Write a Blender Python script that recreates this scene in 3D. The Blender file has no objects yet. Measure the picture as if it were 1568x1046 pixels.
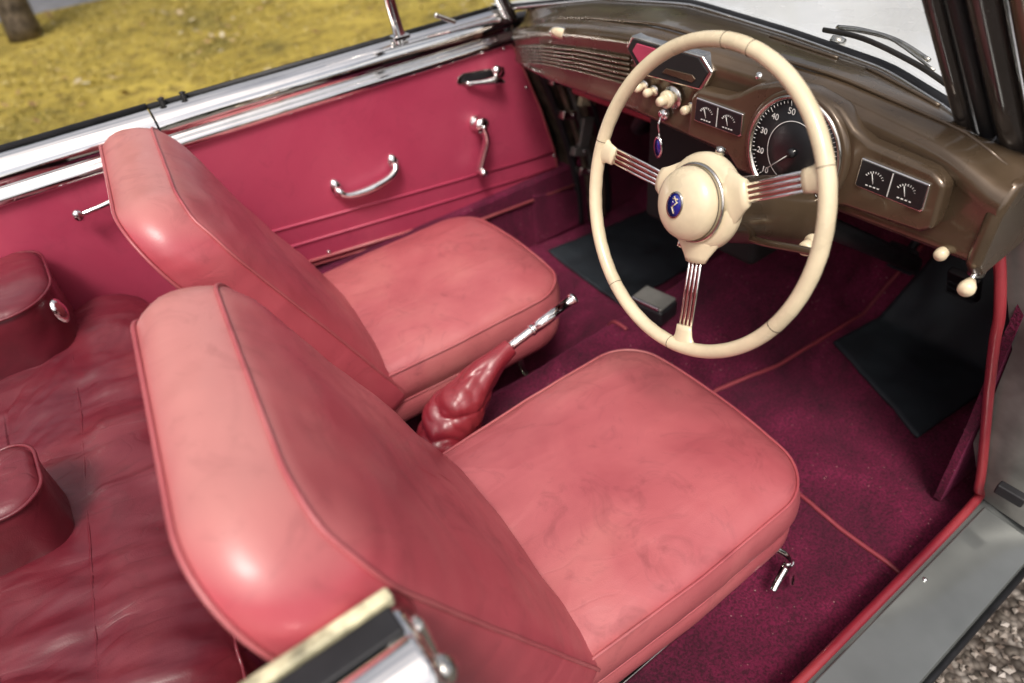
import bpy, math, random
from math import sin, cos, pi, radians
from mathutils import Vector as V, Matrix, noise
random.seed(4)
SC=bpy.context.scene
COL=SC.collection
# ------------------------------------------------------------------ materials
def newmat(name):
    m=bpy.data.materials.new(name); m.use_nodes=True
    nt=m.node_tree; b=nt.nodes['Principled BSDF']; return m,nt,b
def N(nt,t,**k):
    n=nt.nodes.new(t)
    for a,v in k.items(): setattr(n,a,v)
    return n
def ramp(nt,src,stops):
    r=N(nt,'ShaderNodeValToRGB'); e=r.color_ramp.elements
    while len(e)<len(stops): e.new(.5)
    for i,(p,c) in enumerate(stops):
        e[i].position=p; e[i].color=(*c,1) if len(c)==3 else c
    nt.links.new(src,r.inputs[0]); return r
def tex(nt,kind='noise',scale=5,detail=4,rough=.55,vec=None,dist=0):
    if kind=='noise':
        n=N(nt,'ShaderNodeTexNoise'); n.inputs['Detail'].default_value=min(detail,4); n.inputs['Roughness'].default_value=rough; n.inputs['Distortion'].default_value=dist
    else:
        n=N(nt,'ShaderNodeTexVoronoi'); n.feature='F1'
    n.inputs['Scale'].default_value=scale
    if vec is not None: nt.links.new(vec,n.inputs['Vector'])
    return n
def objvec(nt,scale=(1,1,1),rot=(0,0,0)):
    tc=N(nt,'ShaderNodeTexCoord'); mp=N(nt,'ShaderNodeMapping'); mp.inputs['Scale'].default_value=scale; mp.inputs['Rotation'].default_value=rot
    nt.links.new(tc.outputs['Object'],mp.inputs['Vector']); return mp.outputs[0]
def bumps(nt,b,items):
    prev=None
    for src,st,dist in items:
        bp=N(nt,'ShaderNodeBump'); bp.inputs['Strength'].default_value=st; bp.inputs['Distance'].default_value=dist
        nt.links.new(src,bp.inputs['Height'])
        if prev: nt.links.new(prev,bp.inputs['Normal'])
        prev=bp.outputs[0]
    nt.links.new(prev,b.inputs['Normal'])
def mult(nt,a,c,f):
    mx=N(nt,'ShaderNodeMixRGB',blend_type='MULTIPLY'); mx.inputs[0].default_value=f
    nt.links.new(a,mx.inputs[1]); nt.links.new(c,mx.inputs[2]); return mx.outputs[0]
def leather(name,c1,c2,c3,rough=.4,wr=1.0,stretch=(2,6,2),grime=.5,crease=1.0,coat=.25,cs=2.2,top_sheen=None):
    m,nt,b=newmat(name)
    v=objvec(nt)
    n1=tex(nt,'noise',3.0,4,.6,v,.6)
    r=ramp(nt,n1.outputs['Fac'],[(.30,c1),(.5,c2),(.70,c3)])
    base=r.outputs[0]
    if top_sheen:   # pale sky sheen painted into the colour of upward facing leather
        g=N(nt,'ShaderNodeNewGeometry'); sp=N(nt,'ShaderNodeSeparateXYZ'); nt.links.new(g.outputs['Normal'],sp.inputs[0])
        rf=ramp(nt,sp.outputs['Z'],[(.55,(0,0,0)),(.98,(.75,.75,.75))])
        mf=N(nt,'ShaderNodeMixRGB'); nt.links.new(rf.outputs[0],mf.inputs[0]); nt.links.new(base,mf.inputs[1]); mf.inputs[2].default_value=(*top_sheen,1); base=mf.outputs[0]
    n4=tex(nt,'noise',11,4,.72,v,1.2)
    r4=ramp(nt,n4.outputs['Fac'],[(.28,(.60,.53,.55)),(.46,(1,1,1)),(.60,(1,1,1)),(.75,(1.10,1.13,1.13))])
    col=mult(nt,base,r4.outputs[0],grime)
    v2=objvec(nt,stretch,(.2,.1,.5)); cre=tex(nt,'noise',cs,2,.5,v2,.5)
    rc=ramp(nt,cre.outputs['Fac'],[(.43,(1,1,1)),(.455,(.1,.1,.1)),(.48,(1,1,1)),(.545,(1,1,1)),(.56,(.4,.4,.4)),(.575,(1,1,1))])
    mk=ramp(nt,n1.outputs['Fac'],[(.42,(0,0,0)),(.58,(1,1,1))])
    mm=N(nt,'ShaderNodeMixRGB'); nt.links.new(mk.outputs[0],mm.inputs[0]); mm.inputs[1].default_value=(1,1,1,1); nt.links.new(rc.outputs[0],mm.inputs[2])
    col=mult(nt,col,mm.outputs[0],.12*crease)
    nt.links.new(col,b.inputs['Base Color'])
    rr=ramp(nt,n4.outputs['Fac'],[(.25,(rough+.14,)*3),(.7,(rough-.05,)*3)])
    nt.links.new(rr.outputs[0],b.inputs['Roughness'])
    grain=tex(nt,'noise',520,1,.5,v)
    bumps(nt,b,[(cre.outputs['Fac'],.5*wr,.03),(mm.outputs[0],.35*crease,.0014),(grain.outputs['Fac'],.3,.0008)])
    b.inputs['Specular IOR Level'].default_value=.6
    b.inputs['Coat Weight'].default_value=coat; b.inputs['Coat Roughness'].default_value=.34
    return m
M={}
M['seat']=leather('red_leather',(.39,.080,.094),(.46,.112,.122),(.52,.160,.155),.42,.4,grime=.6,crease=.5,coat=.22)
M['back']=leather('red_leather_back',(.42,.058,.080),(.48,.080,.102),(.53,.125,.135),.36,.5,(1.5,2,4),crease=.45,coat=.38,top_sheen=(.55,.25,.22))
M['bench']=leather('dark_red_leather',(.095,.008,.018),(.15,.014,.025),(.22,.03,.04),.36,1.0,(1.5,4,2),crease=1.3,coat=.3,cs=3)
M['vinyl']=leather('door_vinyl',(.44,.045,.10),(.49,.058,.118),(.53,.075,.135),.42,.06,grime=.3,crease=.15,coat=.1)
M['pipe']=leather('piping_leather',(.36,.06,.075),(.44,.10,.11),(.51,.17,.17),.42,.1,crease=0)
M['boot']=leather('boot_leather',(.17,.011,.022),(.24,.018,.030),(.31,.035,.042),.30,.6,crease=.6,coat=.4)
M['bind']=leather('carpet_binding',(.20,.02,.035),(.27,.035,.05),(.34,.06,.075),.55,.1,crease=0,coat=0)
def simple(name,c,rough=.5,metal=0,bs=None,bst=.2,bd=.001,var=.25,vs=8,coat=0):
    m,nt,b=newmat(name); v=objvec(nt)
    n=tex(nt,'noise',vs,4,.6,v)
    lo=tuple(x*(1-var) for x in c); hi=tuple(min(1,x*(1+var)) for x in c)
    r=ramp(nt,n.outputs['Fac'],[(.3,lo),(.7,hi)])
    nt.links.new(r.outputs[0],b.inputs['Base Color'])
    b.inputs['Metallic'].default_value=metal
    rr=ramp(nt,n.outputs['Fac'],[(.3,(max(rough-.06,.02),)*3),(.7,(rough+.08 if rough>.1 else rough+.02,)*3)])
    nt.links.new(rr.outputs[0],b.inputs['Roughness'])
    if bs:
        g=tex(nt,'noise',bs,2,.6,v); bumps(nt,b,[(g.outputs['Fac'],bst,bd)])
    b.inputs['Coat Weight'].default_value=coat
    return m
M['chrome']=simple('chrome',(.93,.92,.90),.03,1,12,.03,.001,.05,14)
M['oldchrome']=simple('aged_chrome',(.66,.64,.59),.2,1,60,.2,.001,.35,20)
M['dash']=simple('brown_dash_paint',(.108,.074,.045),.27,.4,120,.08,.0006,.25,7,coat=.6)
M['black']=simple('black_rubber',(.012,.012,.014),.5,0,200,.2,.001,.4,20)
M['mat']=simple('rubber_mat',(.012,.017,.022),.62,0,300,.4,.001,.5,6)
M['cream']=simple('cream_plastic',(.74,.63,.43),.3,0,30,.06,.001,.16,12,coat=.35)
M['creamdirty']=simple('cream_trim_dirty',(.56,.52,.34),.5,0,60,.5,.002,.6,34)
M['face']=simple('gauge_face',(.012,.012,.014),.35)
M['white']=simple('gauge_print',(.8,.8,.76),.5)
M['blue']=simple('blue_enamel',(.01,.02,.25),.15,0,coat=1)
M['redtape']=simple('spoke_red',(.30,.05,.045),.4)
M['body']=simple('grey_body_paint',(.17,.18,.175),.14,.45,5,.10,.006,.2,4,coat=.7)
M['bodydark']=simple('dark_body_paint',(.03,.026,.024),.25,.1,20,.05,.002,.3,5,coat=.6)
M['jamb']=simple('grey_jamb_metal',(.20,.20,.185),.42,.4,14,.2,.003,.4,7)
M['bonnet']=simple('bonnet_sky_white',(.80,.81,.82),.3,.0,8,.05,.004,.06,3,coat=.6)  # sky reflection on the bonnet put into its whitish base colour
M['dark']=simple('dark_underside',(.01,.009,.009),.8)
M['rust']=simple('old_frame_metal',(.12,.095,.07),.5,.5,40,.5,.003,.75,18)
M['orange']=simple('orange_reflection',(.45,.19,.04),.4)  # thin orange reflection on the pillar, painted as a coloured strip
def carpet():
    m,nt,b=newmat('maroon_carpet'); v=objvec(nt)
    n=tex(nt,'noise',4.5,4,.65,v,.6); r=ramp(nt,n.outputs['Fac'],[(.3,(.052,.0012,.015)),(.52,(.118,.0028,.031)),(.72,(.21,.013,.060))])
    s=tex(nt,'noise',190,2,.6,v); rs=ramp(nt,s.outputs['Fac'],[(.36,(.35,.35,.35)),(.6,(1.2,1.2,1.2))])
    col=mult(nt,r.outputs[0],rs.outputs[0],.85)
    sp=tex(nt,'voronoi',60,0,.5,v); rsp=ramp(nt,sp.outputs['Distance'],[(.06,(1,1,1)),(.10,(0,0,0))])
    r2=ramp(nt,n.outputs['Fac'],[(.46,(0,0,0)),(.60,(.9,.9,.9))])
    mm=N(nt,'ShaderNodeMath',operation='MULTIPLY'); nt.links.new(rsp.outputs[0],mm.inputs[0]); nt.links.new(r2.outputs[0],mm.inputs[1])
    m2=N(nt,'ShaderNodeMixRGB'); nt.links.new(mm.outputs[0],m2.inputs[0]); nt.links.new(col,m2.inputs[1]); m2.inputs[2].default_value=(.55,.36,.32,1)
    nt.links.new(m2.outputs[0],b.inputs['Base Color']); b.inputs['Roughness'].default_value=.95
    b.inputs['Sheen Weight'].default_value=.2; b.inputs['Sheen Tint'].default_value=(.8,.08,.30,1); b.inputs['Sheen Roughness'].default_value=.4
    bumps(nt,b,[(n.outputs['Fac'],.4,.03),(s.outputs['Fac'],.9,.004)])
    return m
M['carpet']=carpet()
def glass(name,tint,f0,f1):
    m=bpy.data.materials.new(name); m.use_nodes=True; nt=m.node_tree; nt.nodes.clear()
    o=N(nt,'ShaderNodeOutputMaterial'); t=N(nt,'ShaderNodeBsdfTransparent'); g=N(nt,'ShaderNodeBsdfGlossy'); g.inputs['Roughness'].default_value=.02
    t.inputs[0].default_value=(*tint,1); lw=N(nt,'ShaderNodeLayerWeight'); lw.inputs[0].default_value=.5
    pw=N(nt,'ShaderNodeMath',operation='POWER'); pw.inputs[1].default_value=4; nt.links.new(lw.outputs['Facing'],pw.inputs[0])
    ma=N(nt,'ShaderNodeMath',operation='MULTIPLY_ADD'); ma.inputs[1].default_value=f1; ma.inputs[2].default_value=f0; nt.links.new(pw.outputs[0],ma.inputs[0])
    mx=N(nt,'ShaderNodeMixShader'); nt.links.new(ma.outputs[0],mx.inputs[0]); nt.links.new(t.outputs[0],mx.inputs[1]); nt.links.new(g.outputs[0],mx.inputs[2]); nt.links.new(mx.outputs[0],o.inputs[0]); return m
M['glass']=glass('window_glass',(.95,.97,.96),.06,.7)
# ------------------------------------------------------------------ helpers
def empty(name,loc=(0,0,0)):
    o=bpy.data.objects.new(name,None); o.location=loc; o.empty_display_size=.1; COL.objects.link(o); return o
import bmesh as bmm
def mesh(name,vs,fs,mat,parent=None,smooth=True,bevel=0,sub=0,auto=None):
    me=bpy.data.meshes.new(name); me.from_pydata([tuple(v) for v in vs],[],fs); me.validate(); me.update()
    o=bpy.data.objects.new(name,me); COL.objects.link(o)
    me.materials.append(M[mat] if isinstance(mat,str) else mat)
    bm=bmm.new(); bm.from_mesh(me); bmm.ops.recalc_face_normals(bm,faces=bm.faces); bm.to_mesh(me); bm.free()
    for p in me.polygons: p.use_smooth=smooth
    if bevel:
        b=o.modifiers.new('b','BEVEL'); b.width=bevel; b.segments=3; b.limit_method='ANGLE'; b.angle_limit=radians(35)
        for p in me.polygons: p.use_smooth=True
        w=o.modifiers.new('w','WEIGHTED_NORMAL')
    if parent: o.parent=parent
    return o
def loft(name,rings,mat,parent=None,closed=True,cap=(True,True),**k):
    n=len(rings[0]); vs=[p for r in rings for p in r]; fs=[]
    for i in range(len(rings)-1):
        for j in range(n if closed else n-1):
            a=i*n+j; b=i*n+(j+1)%n; fs.append((a,b,b+n,a+n))
    if cap[0] and closed: fs.append(tuple(range(n-1,-1,-1)))
    if cap[1] and closed: fs.append(tuple(range((len(rings)-1)*n,len(rings)*n)))
    return mesh(name,vs,fs,mat,parent,**k)
def catmull(pts,n=8,closed=False):
    P=[V(p) for p in pts]; out=[]; L=len(P); rng=L if closed else L-1
    for i in range(rng):
        if closed: p0,p1,p2,p3=P[(i-1)%L],P[i],P[(i+1)%L],P[(i+2)%L]
        else: p0,p1,p2,p3=P[max(i-1,0)],P[i],P[i+1],P[min(i+2,L-1)]
        for k in range(n):
            t=k/n; out.append(.5*((2*p1)+(p2-p0)*t+(2*p0-5*p1+4*p2-p3)*t*t+(3*p1-p0-3*p2+p3)*t**3))
    if not closed: out.append(P[-1])
    return out
def tube(name,pts,r,mat,parent=None,closed=False,seg=10,flat=1.0,up=None,smooth_n=0,**k):
    P=[V(p) for p in pts]
    R=r if isinstance(r,(list,tuple)) else None
    if smooth_n:
        if R:
            P2=catmull(P,smooth_n,closed)
            R=[R[min(int(i/smooth_n),len(R)-1)]*(1-(i/smooth_n)%1)+R[min(int(i/smooth_n)+1,len(R)-1)]*((i/smooth_n)%1) for i in range(len(P2))]; P=P2
        else: P=catmull(P,smooth_n,closed)
    n=len(P); rings=[]; nv=None
    for i in range(n):
        if closed: t=P[(i+1)%n]-P[(i-1)%n]
        else: t=P[min(i+1,n-1)]-P[max(i-1,0)]
        t.normalize()
        if nv is None:
            a=V(up) if up else (V((0,0,1)) if abs(t.z)<.9 else V((1,0,0))); nv=(a-t*a.dot(t)).normalized()
        else: nv=(nv-t*nv.dot(t)).normalized()
        b=t.cross(nv); rr=R[i] if R else r
        rings.append([P[i]+rr*(cos(2*pi*j/seg)*nv*flat+sin(2*pi*j/seg)*b) for j in range(seg)])
    if closed:
        vs=[p for q in rings for p in q]; fs=[]
        for i in range(n):
            for j in range(seg):
                a=i*seg+j; b=i*seg+(j+1)%seg; a2=((i+1)%n)*seg+j; b2=((i+1)%n)*seg+(j+1)%seg; fs.append((a,b,b2,a2))
        return mesh(name,vs,fs,mat,parent,**k)
    return loft(name,rings,mat,parent,**k)
def lathe(name,prof,org,axis,mat,parent=None,seg=32,sy=1.0,upv=None,**k):
    ax=V(axis).normalized(); a=V(upv) if upv else (V((0,0,1)) if abs(ax.z)<.9 else V((1,0,0))); u=(a-ax*a.dot(ax)).normalized(); w=ax.cross(u); O=V(org)
    rings=[[O+ax*h+max(r,1e-4)*(cos(2*pi*j/seg)*u*sy+sin(2*pi*j/seg)*w) for j in range(seg)] for r,h in prof]
    return loft(name,rings,mat,parent,**k)
def box(name,c,s,mat,parent=None,rot=(0,0,0),bevel=.004):
    R=Matrix.Rotation(rot[2],3,'Z')@Matrix.Rotation(rot[1],3,'Y')@Matrix.Rotation(rot[0],3,'X')
    vs=[V(c)+R@V((s[0]/2*x,s[1]/2*y,s[2]/2*z)) for x in(-1,1) for y in(-1,1) for z in(-1,1)]
    fs=[(0,1,3,2),(4,6,7,5),(0,4,5,1),(2,3,7,6),(0,2,6,4),(1,5,7,3)]
    return mesh(name,vs,fs,mat,parent,smooth=False,bevel=bevel)
def prism(name,poly,f0,f1,mat,parent=None,bevel=.003,smooth=False):
    n=len(poly); vs=[f0(*p) for p in poly]+[f1(*p) for p in poly]
    fs=[tuple(range(n)),tuple(range(2*n-1,n-1,-1))]+[(i,(i+1)%n,(i+1)%n+n,i+n) for i in range(n)]
    return mesh(name,vs,fs,mat,parent,smooth=smooth,bevel=bevel)
def rrect(a0,a1,b0,b1,rad,inset=0,nc=10,ne=26):
    a0+=inset;a1-=inset;b0+=inset;b1-=inset
    mr=min(a1-a0,b1-b0)/2*.98
    rr=[min(max(r-inset*.6,.004),mr) for r in rad]
    cs=[(a1-rr[0],b1-rr[0],0,rr[0]),(a0+rr[1],b1-rr[1],pi/2,rr[1]),(a0+rr[2],b0+rr[2],pi,rr[2]),(a1-rr[3],b0+rr[3],3*pi/2,rr[3])]
    out=[]
    for i,(cx,cy,st,r) in enumerate(cs):
        arc=[(cx+r*cos(st+pi/2*k/nc),cy+r*sin(st+pi/2*k/nc)) for k in range(nc+1)]
        out+=arc
        nx=cs[(i+1)%4]; e=(nx[0]+nx[3]*cos(nx[2]),nx[1]+nx[3]*sin(nx[2])); s=arc[-1]
        for k in range(1,ne): out.append((s[0]+(e[0]-s[0])*k/ne,s[1]+(e[1]-s[1])*k/ne))
    return out
def fbm(p,s,seed=0):
    return noise.noise(V(p)*s+V((seed,seed*1.7,-seed)))
# ------------------------------------------------------------------ world, sun, camera
w=bpy.data.worlds.new("World"); SC.world=w; w.use_nodes=True; nt=w.node_tree
bg=nt.nodes['Background']; sky=N(nt,'ShaderNodeTexSky',sky_type='NISHITA'); sky.sun_disc=False
SUN_EL=radians(58); AZ=radians(232)
sky.sun_elevation=SUN_EL; sky.sun_rotation=pi/2-AZ; sky.dust_density=4; sky.air_density=1; sky.ozone_density=1
hs=N(nt,'ShaderNodeHueSaturation'); hs.inputs['Saturation'].default_value=.35
mxw=N(nt,'ShaderNodeMixRGB',blend_type='MULTIPLY'); mxw.inputs[0].default_value=1; mxw.inputs[2].default_value=(1.32,1.23,1.17,1)
tcw=N(nt,'ShaderNodeTexCoord'); mpw=N(nt,'ShaderNodeMapping'); mpw.inputs['Scale'].default_value=(1,1,2.2); nt.links.new(tcw.outputs['Generated'],mpw.inputs[0])
cl=tex(nt,'noise',2.6,4,.6,mpw.outputs[0],.4); clr=ramp(nt,cl.outputs['Fac'],[(.38,(.62,.66,.72)),(.50,(.95,.96,.98)),(.62,(1.6,1.55,1.48))])
nt.links.new(sky.outputs[0],hs.inputs['Color']); nt.links.new(hs.outputs[0],mxw.inputs[1]); nt.links.new(mult(nt,mxw.outputs[0],clr.outputs[0],1),bg.inputs[0]); bg.inputs[1].default_value=.15
sl=bpy.data.lights.new('sun','SUN'); sl.energy=2.1; sl.angle=radians(14); sl.color=(1,.95,.87)
so=bpy.data.objects.new('sun',sl); COL.objects.link(so)
sd=V((cos(SUN_EL)*cos(AZ),cos(SUN_EL)*sin(AZ),sin(SUN_EL))); so.rotation_euler=sd.to_track_quat('Z','Y').to_euler()
cam=bpy.data.cameras.new('camera'); co=bpy.data.objects.new('camera',cam); COL.objects.link(co); SC.camera=co
r=V((.8022,-.5904,-.0886)); d=V((-.4362,-.4783,-.7622)); fw=V((.4076,.6501,-.6413))
mw=Matrix(((r.x,-d.x,-fw.x,0),(r.y,-d.y,-fw.y,0),(r.z,-d.z,-fw.z,1.62),(0,0,0,1))); co.matrix_world=mw
cam.lens=24.107; cam.sensor_width=36; cam.clip_start=.02; cam.clip_end=600
cam.dof.use_dof=True; cam.dof.focus_distance=1.12; cam.dof.aperture_fstop=2.2
SC.view_settings.view_transform='Standard'; SC.view_settings.look='None'; SC.view_settings.exposure=0
# ------------------------------------------------------------------ ground
def groundmat():
    m,nt,b=newmat('gravel'); v=objvec(nt)
    vo=tex(nt,'voronoi',55,0,.5,v)
    r=ramp(nt,vo.outputs['Color'],[(0,(.08,.068,.055)),(.5,(.19,.16,.135)),(1,(.34,.31,.28))])
    rd=ramp(nt,vo.outputs['Distance'],[(.3,(1,1,1)),(.75,(.25,.22,.2))])
    nt.links.new(mult(nt,r.outputs[0],rd.outputs[0],1),b.inputs['Base Color'])
    iv=N(nt,'ShaderNodeMath',operation='SUBTRACT'); iv.inputs[0].default_value=1; nt.links.new(vo.outputs['Distance'],iv.inputs[1])
    bumps(nt,b,[(iv.outputs[0],1,.012)]); b.inputs['Roughness'].default_value=.8; return m
def lawnmat():
    m,nt,b=newmat('lawn_grass'); v=objvec(nt)
    n=tex(nt,'noise',1.0,4,.7,v,.3); r=ramp(nt,n.outputs['Fac'],[(.3,(.16,.13,.022)),(.46,(.32,.24,.035)),(.62,(.42,.32,.055)),(.8,(.50,.41,.16))])
    n2=tex(nt,'noise',7,4,.8,v); r2=ramp(nt,n2.outputs['Fac'],[(.36,(.42,.38,.33)),(.54,(1.1,1.1,1.1))])
    nt.links.new(mult(nt,r.outputs[0],r2.outputs[0],.85),b.inputs['Base Color'])
    bumps(nt,b,[(n2.outputs['Fac'],1,.05)]); b.inputs['Roughness'].default_value=.9; return m
def sheet(name,x0,x1,y0,y1,z,m,nx=2,ny=2,amp=0,sc=1):
    vs=[];fs=[]
    for i in range(nx+1):
        for j in range(ny+1):
            x=x0+(x1-x0)*i/nx; y=y0+(y1-y0)*j/ny; vs.append((x,y,z+amp*abs(noise.noise(V((x*sc,y*sc,0))))))
    for i in range(nx):
        for j in range(ny):
            a=i*(ny+1)+j; fs.append((a,a+ny+1,a+ny+2,a+1))
    return mesh(name,vs,fs,m,smooth=True)
sheet('gravel_ground',-250,250,-250,250,0,groundmat())
LM=lawnmat()
sheet('lawn',-60,60,3.0,9.6,.012,LM,120,40,.03,1.1)
sheet('grass_field',-200,200,11.2,200,.012,LM)
sheet('path',-200,200,9.6,11.2,.006,simple('path_asphalt',(.24,.24,.25),.8,0,60,.4,.004))
vs=[];fs=[]
for i in range(26000):
    x=random.uniform(-1.5,6); y=random.uniform(3.8,9.5)
    dn=noise.noise(V((x*.9,y*.9,7)))
    if dn<-.05+random.gauss(0,.15): continue
    h=random.uniform(.008,.035); a=random.uniform(0,pi); wv=V((cos(a),sin(a),0))*random.uniform(.005,.012); b0=len(vs)
    z0=.012+.03*abs(noise.noise(V((x*1.1,y*1.1,0))))
    vs+=[V((x,y,z0))+wv,V((x,y,z0))-wv,V((x+random.gauss(0,.03),y+random.gauss(0,.03),z0+h))]; fs.append((b0,b0+1,b0+2))
def rnd(name,stops):
    m,nt,b=newmat(name); g=N(nt,'ShaderNodeNewGeometry'); r=ramp(nt,g.outputs['Random Per Island'],stops); nt.links.new(r.outputs[0],b.inputs['Base Color']); b.inputs['Roughness'].default_value=.8; return m
mesh('grass_tufts',vs,fs,rnd('grass_blade',[(0,(.14,.12,.02)),(.5,(.32,.25,.04)),(1,(.52,.43,.16))]),smooth=False)
vs=[];fs=[]
for i in range(500):
    x=random.uniform(-1.5,6); y=random.uniform(3.8,9.4); s=random.uniform(.02,.045); a=random.uniform(0,6.28); u=V((cos(a),sin(a),random.gauss(0,.3)))*s; t=V((-sin(a),cos(a),random.gauss(0,.3)))*s*.6; c=V((x,y,.065)); b0=len(vs)
    vs+=[c+u,c+t,c-u,c-t]; fs.append((b0,b0+1,b0+2,b0+3))
mesh('fallen_leaves',vs,fs,rnd('dry_leaf',[(0,(.16,.08,.03)),(.6,(.30,.20,.07)),(1,(.55,.50,.38))]),smooth=False)
vs=[];fs=[]
for i in range(3000):
    x=random.uniform(.9,2.4); y=random.uniform(-.7,.25); s=random.uniform(.004,.013); q=random.uniform(0,6.28)
    base=len(vs); rot=Matrix.Rotation(q,3,'Z')
    for p in [(1,0,0),(0,1,0),(-1,0,0),(0,-1,0),(0,0,.7),(0,0,-.7)]:
        vv=rot@V((p[0]*s*random.uniform(.7,1.2),p[1]*s*random.uniform(.5,1),p[2]*s)); vs.append((x+vv.x,y+vv.y,.006+vv.z))
    a=base
    for t in [(0,1,4),(1,2,4),(2,3,4),(3,0,4),(1,0,5),(2,1,5),(3,2,5),(0,3,5)]: fs.append(tuple(a+k for k in t))
mesh('gravel_stones',vs,fs,rnd('stone',[(0,(.09,.065,.05)),(.5,(.23,.19,.16)),(.9,(.38,.34,.30)),(1,(.55,.5,.46))]),smooth=False)
def leafm(c): return rnd('foliage',[(0,tuple(x*.5 for x in c)),(1,tuple(x*1.6 for x in c))])
vs=[];fs=[]
for i in range(12000):
    a=random.uniform(0,2*pi); R0=32+4*sin(a*7)+random.uniform(-4,4); h=(7+3*sin(a*13+1)+2*sin(a*31))*random.random()**.7
    c=V((R0*cos(a),R0*sin(a),h)); s=random.uniform(.4,1.0); n=V((random.gauss(0,1),random.gauss(0,1),random.gauss(0,1))).normalized(); u=n.orthogonal().normalized()*s; t=n.cross(u)
    b0=len(vs); vs+=[c+u,c+t,c-u,c-t]; fs.append((b0,b0+1,b0+2,b0+3))
mesh('reflected_tree_ring',vs,fs,leafm((.04,.06,.015)),smooth=False)  # unseen ring of trees, added so the chrome reflects a dark horizon
def trunk(name,x,y):
    e=empty(name)
    tube('trunk',[(x,y,0),(x+.03,y,.8),(x-.05,y+.05,2),(x,y,4)],[.16,.12,.11,.07],'rust',e,smooth_n=4)
    for k in range(5):
        a=k*1.3; tube('limb',[(x,y,2+k*.4),(x+.6*cos(a),y+.6*sin(a),3+k*.4),(x+1.1*cos(a),y+1.1*sin(a),3.8+k*.3)],[.05,.035,.01],'rust',e)
    vs=[];fs=[]
    for i in range(1800):
        c=V((x,y,4.2))+V((random.gauss(0,.9),random.gauss(0,.9),random.gauss(0,.7))); s=.09; n=V((random.gauss(0,1),random.gauss(0,1),random.gauss(0,1))).normalized(); u=n.orthogonal().normalized()*s; t=n.cross(u)*.6
        b0=len(vs); vs+=[c+u,c+t,c-u,c-t]; fs.append((b0,b0+1,b0+2,b0+3))
    mesh('crown',vs,fs,leafm((.06,.09,.02)),e,smooth=False)
trunk('garden_tree',.22,8.5); trunk('garden_tree',-2.6,9.0)
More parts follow.
